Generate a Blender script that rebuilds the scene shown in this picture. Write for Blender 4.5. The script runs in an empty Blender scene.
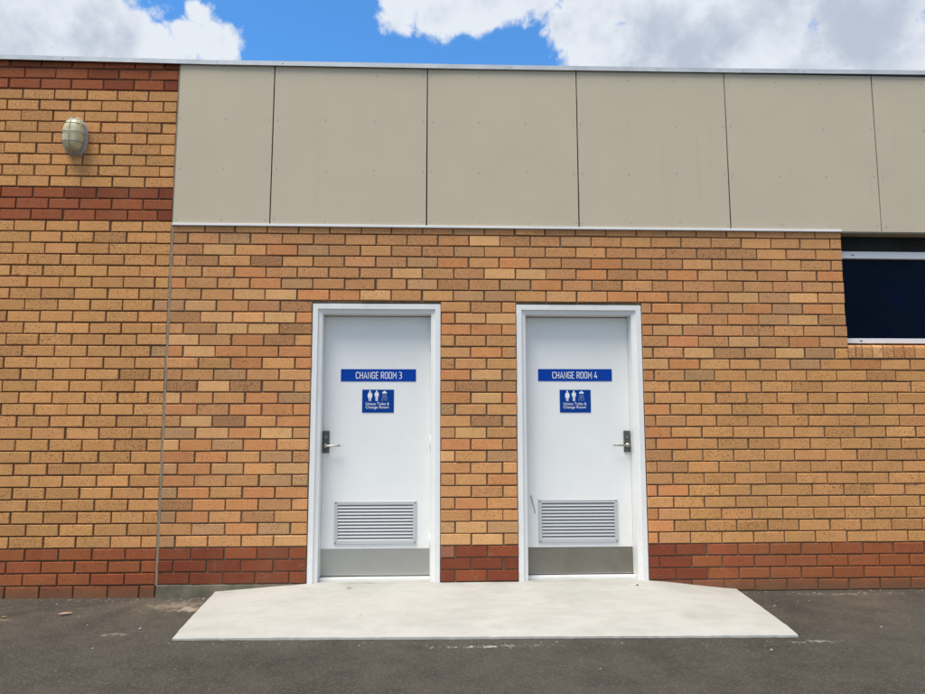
import bpy, bmesh, math, random
from mathutils import Vector, Matrix, noise as mnoise
random.seed(7)
S = bpy.context.scene
COL = S.collection
PI = math.pi
def rad(a): return math.radians(a)

# ------------------------------------------------------------------ camera
F_PX, YAW, PIT, ROLL = 695.0, 0.0404192, 0.1114277, -0.0011788
CAM = Vector((2.01297, -5.28397, 1.23083))
def vec(a, b, w):                       # direction of an image offset (925 wide photograph)
    c, s = math.cos(-ROLL), math.sin(-ROLL); a, b = c*a - s*b, s*a + c*b
    x, y, z = a/F_PX, w, -b/F_PX
    c, s = math.cos(PIT), math.sin(PIT); y, z = c*y - s*z, s*y + c*z
    c, s = math.cos(YAW), math.sin(YAW); x, y = c*x + s*y, -s*x + c*y
    return Vector((x, y, z))
r_, u_, f_ = vec(1, 0, 0).normalized(), vec(0, -1, 0).normalized(), vec(0, 0, 1).normalized()
cd = bpy.data.cameras.new('camera'); cam = bpy.data.objects.new('camera', cd); COL.objects.link(cam)
cam.matrix_world = Matrix(((r_.x, u_.x, -f_.x, CAM.x), (r_.y, u_.y, -f_.y, CAM.y), (r_.z, u_.z, -f_.z, CAM.z), (0, 0, 0, 1)))
cd.sensor_width = 36; cd.lens = F_PX/925*36; cd.clip_start = .05; cd.clip_end = 3000
S.camera = cam

# ------------------------------------------------------------------ helpers
def link(o, parent=None):
    COL.objects.link(o)
    if parent: o.parent = parent
    return o
def tag(o, label=None, cat=None, group=None, kind=None):
    for k, v in (('label', label), ('category', cat), ('group', group), ('kind', kind)):
        if v: o[k] = v
    return o
def empty(name, loc=(0, 0, 0)):
    o = bpy.data.objects.new(name, None); o.location = loc; o.empty_display_size = .2
    return link(o)
class MB:
    """collects faces, builds ONE mesh object (world coordinates unless the parent moves)"""
    def __init__(s): s.v = []; s.f = []; s.m = []; s.c = []; s.mi = 0; s.col = (1, 1, 1, 1)
    def add(s, vs, fs):
        o = len(s.v); s.v += [tuple(p) for p in vs]
        for f in fs: s.f.append([o+i for i in f]); s.m.append(s.mi); s.c.append(s.col)
    def box(s, x0, x1, y0, y1, z0, z1, skip=()):
        v = [(x0,y0,z0),(x1,y0,z0),(x1,y1,z0),(x0,y1,z0),(x0,y0,z1),(x1,y0,z1),(x1,y1,z1),(x0,y1,z1)]
        fs = {'b':(0,3,2,1),'t':(4,5,6,7),'f':(0,1,5,4),'r':(1,2,6,5),'k':(2,3,7,6),'l':(3,0,4,7)}
        s.add(v, [f for k, f in fs.items() if k not in skip])
    def prism(s, pts, y0, y1):           # outline in XZ, extruded along Y; y0 is the front
        n = len(pts); a = sum(pts[i][0]*pts[(i+1)%n][1]-pts[(i+1)%n][0]*pts[i][1] for i in range(n))
        if a < 0: pts = pts[::-1]
        v = [(x, y0, z) for x, z in pts]+[(x, y1, z) for x, z in pts]
        s.add(v, [list(range(n)), list(range(2*n-1, n-1, -1))]+[(i, i+n, (i+1)%n+n, (i+1)%n) for i in range(n)])
    def prismX(s, pts, x0, x1):          # outline in YZ, extruded along X
        n = len(pts); a = sum(pts[i][0]*pts[(i+1)%n][1]-pts[(i+1)%n][0]*pts[i][1] for i in range(n))
        if a < 0: pts = pts[::-1]
        v = [(x0, y, z) for y, z in pts]+[(x1, y, z) for y, z in pts]
        s.add(v, [list(range(n-1, -1, -1)), list(range(n, 2*n))]+[(i, (i+1)%n, (i+1)%n+n, i+n) for i in range(n)])
    def tube(s, pts, r, n=8, closed=False, r2=None):
        pts = [Vector(p) for p in pts]; N = len(pts); vs = []
        ref = None
        for i, p in enumerate(pts):
            a = pts[(i-1) % N] if (closed or i > 0) else p
            b = pts[(i+1) % N] if (closed or i < N-1) else p
            t = (b-a).normalized()
            if ref is None: ref = t.orthogonal().normalized()
            ref = (ref - t*ref.dot(t)).normalized(); q = t.cross(ref)
            for k in range(n):
                w = 2*PI*k/n; vs.append(p + (ref*math.cos(w)*r + q*math.sin(w)*(r2 or r)))
        fs = []
        for i in range(N if closed else N-1):
            j = (i+1) % N
            for k in range(n): fs.append((i*n+k, i*n+(k+1) % n, j*n+(k+1) % n, j*n+k))
        if not closed: fs += [tuple(range(n-1, -1, -1)), tuple((N-1)*n+k for k in range(n))]
        s.add(vs, fs)
    def build(s, name, mats, parent=None, smooth=False, origin=None, bevel=None):
        me = bpy.data.meshes.new(name); off = Vector(origin or (0, 0, 0))
        me.from_pydata([tuple(Vector(p)-off) for p in s.v], [], s.f)
        for m in (mats if isinstance(mats, (list, tuple)) else [mats]): me.materials.append(m)
        me.polygons.foreach_set('material_index', s.m)
        if any(c != (1, 1, 1, 1) for c in s.c):
            ca = me.color_attributes.new('tint', 'FLOAT_COLOR', 'CORNER'); buf = []
            for f, c in zip(s.f, s.c): buf += list(c)*len(f)
            ca.data.foreach_set('color', buf)
        if smooth: me.polygons.foreach_set('use_smooth', [True]*len(s.f))
        me.update(); o = bpy.data.objects.new(name, me); o.location = off
        link(o, parent)
        if bevel:
            b = o.modifiers.new('bevel', 'BEVEL'); b.width = bevel; b.segments = 2; b.limit_method = 'ANGLE'; b.angle_limit = rad(40)
            b.harden_normals = False
        return o

# ------------------------------------------------------------------ node materials
class NT:
    def __init__(s, tree): s.t = tree; s.n = tree.nodes; s.l = tree.links
    def node(s, typ, **kw):
        n = s.n.new(typ)
        for k, v in kw.items():
            if k == 'inp':
                for a, b in v.items():
                    if hasattr(b, 'is_linked') or isinstance(b, bpy.types.NodeSocket): s.l.new(b, n.inputs[a])
                    else: n.inputs[a].default_value = b
            else: setattr(n, k, v)
        return n
    def math(s, op, a, b=0.0, clamp=False, c=None):
        n = s.node('ShaderNodeMath', operation=op, use_clamp=clamp)
        for i, x in enumerate((a, b) if c is None else (a, b, c)):
            if isinstance(x, (int, float)): n.inputs[i].default_value = x
            else: s.l.new(x, n.inputs[i])
        return n.outputs[0]
    def mix(s, f, a, b, mode='MIX'):
        n = s.node('ShaderNodeMix', data_type='RGBA', blend_type=mode, clamp_factor=True)
        for i, x in ((0, f), (6, a), (7, b)):
            if isinstance(x, (int, float)): n.inputs[i].default_value = x
            elif isinstance(x, (tuple, list)): n.inputs[i].default_value = tuple(x)[:3]+(1,)
            else: s.l.new(x, n.inputs[i])
        return n.outputs[2]
    def ramp(s, x, lo, hi, a=0.0, b=1.0):
        n = s.node('ShaderNodeMapRange', interpolation_type='SMOOTHSTEP', clamp=True)
        s.l.new(x, n.inputs[0])
        for i, v in ((1, lo), (2, hi), (3, a), (4, b)):
            if isinstance(v, (int, float)): n.inputs[i].default_value = v
            else: s.l.new(v, n.inputs[i])
        return n.outputs[0]
    def noise(s, vecs, scale, detail=4, rough=.55, out=0, dist=0):
        n = s.node('ShaderNodeTexNoise'); n.inputs['Scale'].default_value = scale
        n.inputs['Detail'].default_value = detail; n.inputs['Roughness'].default_value = rough; n.inputs['Distortion'].default_value = dist
        if vecs is not None: s.l.new(vecs, n.inputs['Vector'])
        return n.outputs[out]
    def vmath(s, op, a, b=None, scale=None):
        n = s.node('ShaderNodeVectorMath', operation=op)
        for i, x in ((0, a), (1, b)):
            if x is None: continue
            if isinstance(x, (tuple, list, Vector)): n.inputs[i].default_value = tuple(x)
            else: s.l.new(x, n.inputs[i])
        if scale is not None:
            if isinstance(scale, (int, float)): n.inputs['Scale'].default_value = scale
            else: s.l.new(scale, n.inputs['Scale'])
        return n
    def obj(s): return s.node('ShaderNodeTexCoord').outputs['Object']
    def sep(s, v):
        n = s.node('ShaderNodeSeparateXYZ'); s.l.new(v, n.inputs[0]); return n.outputs
    def bump(s, h, strength, dist=.005):
        n = s.node('ShaderNodeBump'); s.l.new(h, n.inputs['Height'])
        n.inputs['Strength'].default_value = strength; n.inputs['Distance'].default_value = dist
        return n.outputs[0]
def material(name):
    m = bpy.data.materials.new(name); m.use_nodes = True
    t = NT(m.node_tree); b = m.node_tree.nodes['Principled BSDF']
    return m, t, b
def setp(t, b, **kw):
    for k, v in kw.items():
        k = {'color': 'Base Color', 'rough': 'Roughness', 'metal': 'Metallic', 'normal': 'Normal', 'spec': 'Specular IOR Level'}[k]
        if isinstance(v, bpy.types.NodeSocket): t.l.new(v, b.inputs[k])
        elif isinstance(v, tuple): b.inputs[k].default_value = v[:3]+(1,)
        else: b.inputs[k].default_value = v

def m_brick():
    m, t, b = material('fired clay brick')
    at = t.node('ShaderNodeAttribute', attribute_name='tint')
    tint, speck = at.outputs['Color'], at.outputs['Alpha']
    o = t.obj()
    low = t.noise(o, 9, 4, .6)
    mid = t.noise(o, 45, 5, .7)
    k = t.math('ADD', t.math('MULTIPLY', low, .30), t.math('MULTIPLY', mid, .42))
    k = t.math('ADD', k, .64)
    c = t.vmath('SCALE', tint, None, k).outputs[0]
    # dark manganese flecks drawn out a little along the brick
    st = t.node('ShaderNodeMapping'); t.l.new(o, st.inputs[0]); st.inputs['Scale'].default_value = (.62, 1, 1)
    n1 = t.noise(st.outputs[0], 120, 2, .6)
    n2 = t.noise(st.outputs[0], 62, 3, .65)
    thr = t.math('SUBTRACT', .685, t.math('MULTIPLY', speck, .10))
    s1 = t.ramp(n1, t.math('SUBTRACT', thr, .035), t.math('ADD', thr, .02))
    thr2 = t.math('SUBTRACT', .70, t.math('MULTIPLY', speck, .09))
    s2 = t.ramp(n2, thr2, t.math('ADD', thr2, .03))
    sp = t.math('MULTIPLY', t.math('MAXIMUM', s1, s2), .66)
    dark = t.mix(.5, t.vmath('SCALE', tint, None, .35).outputs[0], (.035, .02, .013))
    c = t.mix(sp, c, dark)
    # pale worn grains
    n3 = t.noise(o, 210, 2, .5)
    c = t.mix(t.math('MULTIPLY', t.ramp(n3, .62, .75), .22), c, (.75, .62, .45))
    # soil splashed on to the lowest course
    z = t.sep(o)[2]
    zz = t.math('ADD', z, t.math('MULTIPLY', t.math('SUBTRACT', t.noise(o, 6, 5, .7), .5), .16))
    c = t.mix(t.ramp(zz, .01, .12, .62, 0.0), c, (.125, .088, .055))
    # mortar smeared over the newer base bricks
    x = t.sep(o)[0]
    sm_ = t.math('MULTIPLY', t.math('MULTIPLY', t.ramp(z, .335, .345, 1, 0), t.ramp(x, 0, .01)), t.ramp(t.noise(o, 8, 6, .75), .56, .74))
    c = t.mix(t.math('MULTIPLY', t.math('MULTIPLY', sm_, t.ramp(x, 3.9, 4.1, 1, 0)), .30), c, (.42, .31, .22))
    # faint weathering that runs over many bricks at once
    wt = t.node('ShaderNodeMapping'); t.l.new(o, wt.inputs[0]); wt.inputs['Scale'].default_value = (1, 1, .35)
    c = t.mix(t.math('MULTIPLY', t.ramp(t.noise(wt.outputs[0], 1.9, 5, .65), .45, .75), .17), c, (.30, .20, .105))
    h = t.math('ADD', t.math('MULTIPLY', t.noise(o, 160, 4, .7), .6), t.math('MULTIPLY', mid, .5))
    h = t.math('SUBTRACT', h, t.math('MULTIPLY', sp, .5))
    setp(t, b, color=c, rough=.93, spec=.2, normal=t.bump(h, .55, .004))
    return m
def m_rough(name, col, col2, scale=25, bump=.4, rough=.9, big=2.0, grain=180):
    m, t, b = material(name); o = t.obj()
    a = t.noise(o, scale, 6, .65); g = t.noise(o, grain, 3, .6); l = t.noise(o, big, 4, .6)
    c = t.mix(t.ramp(t.math('ADD', t.math('MULTIPLY', a, .55), t.math('MULTIPLY', l, .45)), .36, .64), col, col2)
    c = t.mix(t.math('MULTIPLY', t.ramp(g, .55, .75), .35), c, tuple(x*.55 for x in col))
    setp(t, b, color=c, rough=rough, spec=.25, normal=t.bump(t.math('ADD', a, t.math('MULTIPLY', g, .6)), bump, .004))
    return m
def m_paint(name, col, rough=.45, var=.04, bump=.05, grime=0.0, spec=.4, grimecol=(.3, .27, .22), grain=350):
    m, t, b = material(name); o = t.obj()
    l = t.noise(o, 2.2, 5, .6); g = t.noise(o, grain, 2, .5)
    c = t.mix(t.ramp(l, .3, .7), tuple(x*(1-var) for x in col), tuple(min(1, x*(1+var)) for x in col))
    if grime:
        d = t.math('MULTIPLY', t.ramp(t.noise(o, 14, 7, .72), .50, .80), grime)
        c = t.mix(d, c, grimecol)
    rr = t.math('ADD', t.math('MULTIPLY', l, .16), rough-.08)
    setp(t, b, color=c, rough=rr, spec=spec, normal=t.bump(g, bump, .002))
    return m
def streaks(m, amount, col, lo=.52, hi=.78):
    t = NT(m.node_tree); b = m.node_tree.nodes['Principled BSDF']; o = t.obj()
    mp = t.node('ShaderNodeMapping'); t.l.new(o, mp.inputs[0]); mp.inputs['Scale'].default_value = (1, 1, .06)
    q = t.noise(mp.outputs[0], 13, 6, .7); l = t.noise(o, 1.1, 3, .6)
    f = t.math('MULTIPLY', t.math('MULTIPLY', t.ramp(q, lo, hi), t.ramp(l, .35, .65)), amount)
    src = b.inputs['Base Color'].links[0].from_socket
    t.l.new(t.mix(f, src, col), b.inputs['Base Color'])
def m_metal(name, col, rough=.35, metal=1.0, stretch=(1, 1, 40), var=.18, stain=None, amount=.5):
    m, t, b = material(name); o = t.obj()
    mp = t.node('ShaderNodeMapping'); t.l.new(o, mp.inputs[0]); mp.inputs['Scale'].default_value = stretch
    a = t.noise(mp.outputs[0], 18, 4, .6); l = t.noise(o, 5, 5, .65)
    c = t.mix(a, tuple(x*(1-var) for x in col), tuple(min(1, x*(1+var)) for x in col))
    if stain: c = t.mix(t.math('MULTIPLY', t.ramp(l, .35, .7), amount), c, stain)
    setp(t, b, color=c, rough=t.math('ADD', t.math('MULTIPLY', t.math('ADD', a, l), .14), rough-.1), metal=metal, normal=t.bump(a, .06, .001))
    return m

BRICK = m_brick()
MORTAR_OLD = m_rough('dark brown mortar', (.11, .062, .034), (.17, .10, .055), 60, .5)
MORTAR_NEW = m_rough('grey brown mortar', (.135, .092, .055), (.215, .15, .092), 60, .5)
SEALANT = m_rough('grey joint sealant', (.25, .20, .14), (.33, .27, .20), 20, .15, .8)
FOOTING = m_rough('mossy concrete', (.10, .088, .06), (.20, .175, .125), 7, .6)
WHITE = m_paint('white gloss paint', (.825, .822, .80), .38, .02, .04, .07)
FRAMEW = m_paint('white frame paint', (.815, .808, .785), .38, .03, .05, .12)
PANEL = m_paint('beige painted fibre cement', (.56, .482, .362), .75, .022, .12, .05, .2, (.36, .32, .25), 120)
streaks(PANEL, .20, (.36, .315, .23))
SOFFIT = m_paint('beige soffit paint', (.33, .29, .21), .7, .04, .1, .1, .2)
FLASH = m_paint('white drip flashing paint', (.78, .79, .80), .4, .03, .03, .1)
ALU = m_paint('white window frame paint', (.72, .73, .74), .35, .03, .03, .12)
COPING = m_metal('weathered zinc coping', (.60, .62, .63), .42, .25, (1, 1, 1), .12, (.33, .36, .39), .4)
DARKGAP = m_paint('dark recess', (.018, .017, .016), .8, .1, .1)
GAPBOARD = m_rough('dark shadow gap board', (.016, .015, .014), (.028, .026, .024), 20, .3)  # shade of the gap above the window, put into the board's colour
SCREW = m_paint('dull screw head', (.20, .18, .14), .6, .1, .05)
STEEL = m_metal('brushed steel kick plate', (.45, .435, .40), .46, .85, (60, 1, 1), .08, (.40, .385, .35), .55)
STEELD = m_metal('dull stained kick plate', (.26, .24, .20), .48, .8, (60, 1, 1), .10, (.19, .17, .135), .7)
VENT = m_paint('pale grey powder coat', (.51, .51, .515), .35, .03, .03, .06)
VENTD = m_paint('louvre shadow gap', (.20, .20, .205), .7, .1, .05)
LOCK = m_metal('dark bronze lock plate', (.13, .128, .115), .40, .7, (1, 1, 30), .2)
LEVER = m_metal('satin steel lever', (.40, .385, .35), .34, 1.0, (30, 1, 1), .1)
BLUE = m_paint('blue sign face', (.0015, .050, .36), .45, .03, .02, 0, .12)
BLUED = m_paint('deep blue sign face', (.001, .045, .27), .45, .03, .02, 0, .12)
LETTER = m_paint('white vinyl lettering', (.82, .84, .86), .4, .02, .01)
SCUFF = m_paint('grey rubber scuff', (.42, .43, .43), .6, .1, .02)
ROOFM = m_metal('roof sheeting', (.5, .52, .53), .5, .5, (1, 1, 1))
def m_glass():
    m, t, b = material('dark tinted window glass'); o = t.obj()
    l = t.noise(o, 3, 4, .6)
    b.inputs['Specular Tint'].default_value = (.25, .5, 1, 1); setp(t, b, color=(.0003, .0014, .0060), rough=.02, spec=.13, normal=t.bump(l, .004, .01)); return m
GLASS = m_glass()
def m_lens():
    m, t, b = material('yellowed frosted lens'); o = t.obj()
    x = t.sep(o)[0]; l = t.noise(o, 14, 5, .65)
    rib = t.math('SINE', t.math('MULTIPLY', x, 430))
    c = t.mix(t.ramp(l, .3, .7), (.56, .48, .26), (.70, .63, .41))
    z = t.sep(o)[2]
    c = t.mix(t.ramp(t.math('ADD', z, t.math('MULTIPLY', l, .08)), -.11, -.02, .6, 0), c, (.27, .20, .085))
    setp(t, b, color=c, rough=.32, spec=.5, normal=t.bump(rib, .25, .002))
    b.inputs['Subsurface Weight'].default_value = .15; b.inputs['Subsurface Radius'].default_value = (.02, .015, .008)
    return m
LENS = m_lens()
CAGE = m_metal('galvanised guard wire', (.42, .43, .42), .5, .6, (1, 1, 1), .2, (.25, .24, .21), .5)
LAMPBASE = m_paint('grey cast lamp base', (.42, .42, .41), .5, .1, .1, .3)

def m_asphalt():
    m, t, b = material('worn asphalt'); o = t.obj(); xyz = t.sep(o)
    big = t.noise(o, .55, 6, .62); med = t.noise(o, 3.2, 6, .68); fin = t.noise(o, 95, 4, .7)
    vo = t.node('ShaderNodeTexVoronoi'); vo.inputs['Scale'].default_value = 110; t.l.new(o, vo.inputs['Vector'])
    stone = t.sep(vo.outputs['Color'])[0]
    c = t.mix(t.ramp(t.math('ADD', t.math('MULTIPLY', big, .5), t.math('MULTIPLY', med, .5)), .36, .66), (.042, .0375, .0305), (.080, .0715, .0575))
    c = t.mix(t.math('MULTIPLY', t.ramp(stone, .55, 1), .34), c, (.155, .138, .118))
    c = t.mix(t.math('MULTIPLY', t.ramp(fin, .52, .72), .5), c, (.026, .023, .02))
    # brown dust lying along the foot of the wall
    y = xyz[1]
    dust = t.math('MULTIPLY', t.ramp(y, -1.3, -.15), t.ramp(t.noise(o, 2.1, 7, .72), .40, .72))
    c = t.mix(t.math('MULTIPLY', dust, .58), c, (.150, .118, .083))
    damp = t.math('MULTIPLY', t.ramp(t.math('ADD', y, t.math('MULTIPLY', med, .12)), -.06, .03), .55)
    c = t.mix(damp, c, (.07, .062, .047))
    # pale mortar residue beside the slab
    def patch(cx, cy, rx, ry, thr, wid, scale, amt, col):
        nonlocal c
        mp = t.node('ShaderNodeMapping'); t.l.new(o, mp.inputs[0])
        mp.inputs['Location'].default_value = (-cx/rx, -cy/ry, 0); mp.inputs['Scale'].default_value = (1/rx, 1/ry, 0)
        d = t.vmath('LENGTH', mp.outputs[0]).outputs['Value']
        q = t.math('SUBTRACT', t.noise(o, scale, 7, .75), t.math('MULTIPLY', d, .22))
        c = t.mix(t.math('MULTIPLY', t.ramp(q, thr, thr+wid), amt), c, col)
    patch(.24, -.25, .36, .21, .33, .22, 10, .62, (.33, .27, .20))
    patch(.36, -.33, .13, .10, .32, .14, 20, .7, (.40, .335, .255))
    patch(.10, -.90, .22, .05, .42, .1, 14, .6, (.30, .27, .22))
    patch(2.32, -1.22, .50, .05, .42, .09, 24, .9, (.42, .40, .35))
    patch(4.2, -1.21, .3, .05, .42, .1, 24, .6, (.35, .33, .28))
    patch(-.85, -.55, .5, .07, .42, .14, 9, .45, (.27, .23, .17))
    patch(5.0, -.12, .8, .06, .44, .1, 16, .55, (.33, .29, .23))
    patch(-.6, .02, 1.2, .05, .42, .1, 20, .6, (.34, .30, .23))
    wsp = t.noise(o, 34, 2, .5)
    c = t.mix(t.math('MULTIPLY', t.ramp(wsp, .755, .785), .6), c, (.40, .38, .34))
    h = t.math('ADD', t.math('MULTIPLY', vo.outputs['Distance'], -.9), t.math('MULTIPLY', fin, .9))
    h = t.math('ADD', h, t.math('MULTIPLY', med, 1.0))
    setp(t, b, color=c, rough=.88, spec=.3, normal=t.bump(h, .7, .006)); return m
def m_ramp():
    m, t, b = material('trowelled concrete'); o = t.obj(); y = t.sep(o)[1]
    big = t.noise(o, 1.6, 7, .68); fin = t.noise(o, 70, 5, .7)
    mp = t.node('ShaderNodeMapping'); t.l.new(o, mp.inputs[0]); mp.inputs['Scale'].default_value = (.35, 1, 1); mp.inputs['Rotation'].default_value = (0, 0, .35)
    tr = t.noise(mp.outputs[0], 9, 6, .7)
    c = t.mix(t.ramp(t.math('ADD', t.math('MULTIPLY', big, .55), t.math('MULTIPLY', tr, .45)), .34, .66), (.405, .398, .362), (.495, .486, .447))
    c = t.mix(t.math('MULTIPLY', t.ramp(fin, .58, .75), .28), c, (.28, .255, .21))
    sp = t.noise(o, 26, 2, .5)
    c = t.mix(t.math('MULTIPLY', t.ramp(sp, .73, .78), .55), c, (.20, .175, .13))
    st = t.math('MULTIPLY', t.ramp(t.noise(o, 3.1, 6, .72), .52, .75), .40)
    c = t.mix(st, c, (.33, .30, .24))
    edge = t.math('MULTIPLY', t.ramp(y, -.22, 0), t.ramp(t.noise(o, 6, 6, .72), .42, .7))
    c = t.mix(t.math('MULTIPLY', edge, .38), c, (.27, .245, .19))
    h = t.math('ADD', t.math('MULTIPLY', tr, .8), t.math('MULTIPLY', fin, .35))
    setp(t, b, color=c, rough=.86, spec=.3, normal=t.bump(h, .35, .006)); return m
ASPHALT, CONCRETE = m_asphalt(), m_ramp()

# ------------------------------------------------------------------ brick layout
CO, K0 = .087338, .34062                 # course height, top of the base band
def zk(k): return K0 + k*CO
PAL = {  # the colour the fired brick itself has
 'L': (.69, .37, .155), 'B': (.64, .310, .122), 'O': (.62, .262, .102), 'G': (.525, .282, .130), 'P': (.575, .278, .116),
 'D': (.46, .222, .100), 'y': (.622, .302, .112), 'g': (.555, .268, .102), 'R': (.205, .050, .024), 'r': (.24, .065, .029), 'o': (.29, .074, .030),
 's': (.345, .106, .040), 't': (.335, .096, .040), 'k': (.30, .12, .07)}
SPK = {'L': .3, 'B': .5, 'O': .4, 'G': .62, 'P': .7, 'D': .85, 'y': .72, 'g': .9, 'R': .2, 'r': .3, 'o': .4, 's': .5, 't': .5, 'k': .3}
def jit(c, a=.06):
    g = 1+random.gauss(0, a); return tuple(max(.01, x*g*(1+random.gauss(0, a*.22))) for x in c)
def brick(mb, x0, x1, z0, z1, code, depth=.0125):
    if x1-x0 < .014: return
    j = lambda s=.0017: random.gauss(0, s)
    a = .0026+abs(random.gauss(0, .0012)); fy = j(.0011)
    ta, tb = j(.0012), j(.0008)
    x0 += j(); x1 += j(); z0 += j(.0009); z1 += j(.0009)
    fr = [(x0+a, fy+ta, z0+a), (x1-a, fy-ta, z0+a+j(.0006)), (x1-a, fy-ta+tb, z1-a), (x0+a, fy+ta+tb, z1-a+j(.0006))]
    ed = [(x0, a+fy, z0), (x1, a+fy, z0), (x1, a+fy, z1), (x0, a+fy, z1)]
    bk = [(x0, depth, z0), (x1, depth, z0), (x1, depth, z1), (x0, depth, z1)]
    mb.col = jit(PAL[code], .035 if code in 'stRro' else .06)+(SPK[code]*random.uniform(.6, 1.3),)
    fs = [(0, 1, 2, 3)]
    for i in range(4):
        n = (i+1) % 4; fs += [(i, i+4, n+4, n), (i+4, i+8, n+8, n+4)]
    mb.add(fr+ed+bk, fs)
# colours of the rebuilt masonry, read course by course; first list starts at the control joint
ROW = {27: 'PPBPBPPPPGPBPPPPPPBPPP', 26: 'PPGPPPPPPBLPPGPBBPPBPPP', 25: 'PLBOGPBPPGPPPBPPPDPBPBP', 24: 'PDBDBPPPGOBOPPOPPBBPBPP',
 23: 'BPOPPPPLPPLLPOPPOPPPPO', 22: 'OPPOGPPPGPPGOPPPPPPPPPP', 21: 'PBLLOOLBBGGBLBOOPBLGLB',
 20: 'GLBDD', 19: 'PLBLO', 18: 'BPLLD', 17: 'LPODB', 16: 'OLOOO', 15: 'BBOBO', 14: 'PBGPB', 13: 'DLDBB', 12: 'LBBOG', 11: 'OPOOO',
 10: 'PLDBO', 9: 'GLOLP', 8: 'LOGOB', 7: 'OOBGP', 6: 'GOLBL', 5: 'OPPGG', 4: 'GOBOO', 3: 'DOOPB', 2: 'GOBDB', 1: 'BGOGB', 0: 'GBBBL',
 -1: 'rRoRr', -2: 'RRRRR', -3: 'RRRRr', -4: 'RRRRR'}
PIER = {20: 'BPB', 19: 'OLL', 18: 'OOB', 17: 'BBP', 16: 'BOP', 15: 'PBB', 14: 'OLG', 13: 'PDP', 12: 'OLO', 11: 'GBB', 10: 'BDG', 9: 'PLB', 8: 'OOP',
 7: 'LBG', 6: 'BBB', 5: 'BBO', 4: 'BPB', 3: 'BOB', 2: 'BBB', 1: 'GLG', 0: 'LLP', -1: 'kRo', -2: 'RRR', -3: 'RoR', -4: 'RRR'}
RIGHT = {20: 'POOPOGOB', 19: 'OLPOGLPLPP', 18: 'OLPPPPPPB', 17: 'POPLPOPLOO', 16: 'PPLPPLGyyyy', 15: 'LOBBPGyOByyyggg', 14: 'OBGyy'}
D1, D2 = (1.080, 2.060), (2.642, 3.621)  # door openings
WIN0, WIN1 = 5.247, 7.35                 # window opening
HEAD = 2.162
LEFT_END, RIGHT_END = -7.0, 10.5
JW = .0055
def lay(mb, xa, xb, k, perps, codes, default, z1=None):
    """bricks of one course between xa and xb, split at the perpends"""
    cuts = [xa]+[p for p in perps if xa+.012 < p < xb-.012]+[xb]
    out = []
    for i in range(len(cuts)-1):
        a = cuts[i]+(0 if i == 0 else JW); b = cuts[i+1]-(0 if i == len(cuts)-2 else JW)
        c = codes[i] if codes and i < len(codes) else default(cuts[i], k)
        if isinstance(c, str) and c:
            brick(mb, a, b, zk(k)+JW*.95, (zk(k+1)-JW*.95) if z1 is None else z1, c)
def pick(s): return random.choice(s)
def left_default(x, k):
    if k < 0: return pick('ssto')
    if 28 <= k <= 30 or k >= 40: return pick('tttr')
    return pick('yyyyyyyg')
mb = MB()
for k in range(-4, 43):
    perps = []
    x = -.118 if k % 2 == 0 else -.228
    while x > LEFT_END: perps.append(x+random.gauss(0, .0025)); x -= .227 if (k % 2 == 0 and abs(x+.118) < .001) else .240
    codes = None
    perps.sort()
    z1 = None
    cuts = [LEFT_END]+perps+[-.009]
    for i in range(len(cuts)-1):
        a = cuts[i]+JW; b = cuts[i+1]-(JW if i < len(cuts)-2 else 0)
        c = left_default(cuts[i], k)
        if i == len(cuts)-2:
            if 28 <= k <= 30 or k >= 40: c = 'R' if k % 2 == 0 else 't'
            if k in (20, 16): c = 'G'
            if k == -2: c = 't'
        zb = zk(k)+JW*.95; zt = zk(k+1)-JW*.95
        if k == -4: zb = -.03
        if k == 42:      # the top course is tucked under the sloping capping
            zt = 4.070
        brick(mb, a, b, zb, zt, c)
mb.mi = 1; mb.col = (.2, .15, .1, 0)
mb.box(LEFT_END, -.006, .0105, .24, -.3, 4.060)
left_wall = mb

def right_default(x, k):
    if k < 0: return pick('RRr') if x < 3.84 else pick('ssst')
    if k <= 14: return pick('OBP') if x < 3.80 else pick('yyyyyyyyg')
    if x > 5.0 and k <= 16: return pick('yyyg')
    return pick('PPPPBBOGL') if x < WIN0 else pick('yyyg')
def grid(k, off=0.0):
    x = .120 if k % 2 == 0 else .240
    out = []
    while x < RIGHT_END: out.append(x+off*min(1, x/3.5)+random.gauss(0, .0022)); x += .240
    return out
mb = MB()
for k in range(-4, 28):
    perps = grid(k, -.015 if k < 21 else -.004)
    top = 2.752 if k == 27 else None
    if k >= 21:
        lay(mb, .009, WIN0, k, perps, ROW.get(k), right_default, top)
        lay(mb, WIN1, RIGHT_END, k, perps, None, right_default, top)
        continue
    if k > -4: lay(mb, .009, D1[0]-.004, k, perps, ROW.get(k), right_default)
    pp = [2.290, 2.530] if k % 2 == 0 else [2.170, 2.410]
    lay(mb, D1[1]+.004, D2[0]-.004, k, pp, PIER.get(k), right_default)
    if k >= 17:
        lay(mb, D2[1]+.004, WIN0, k, perps, RIGHT.get(k), right_default)
        lay(mb, WIN1, RIGHT_END, k, perps, None, right_default)
    elif k == 16:
        lay(mb, D2[1]+.004, WIN0, k, perps, RIGHT.get(k), right_default)
        lay(mb, WIN1+.02, RIGHT_END, k, perps, None, right_default)
    else:
        lay(mb, D2[1]+.004, RIGHT_END, k, perps, RIGHT.get(k), right_default)
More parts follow.
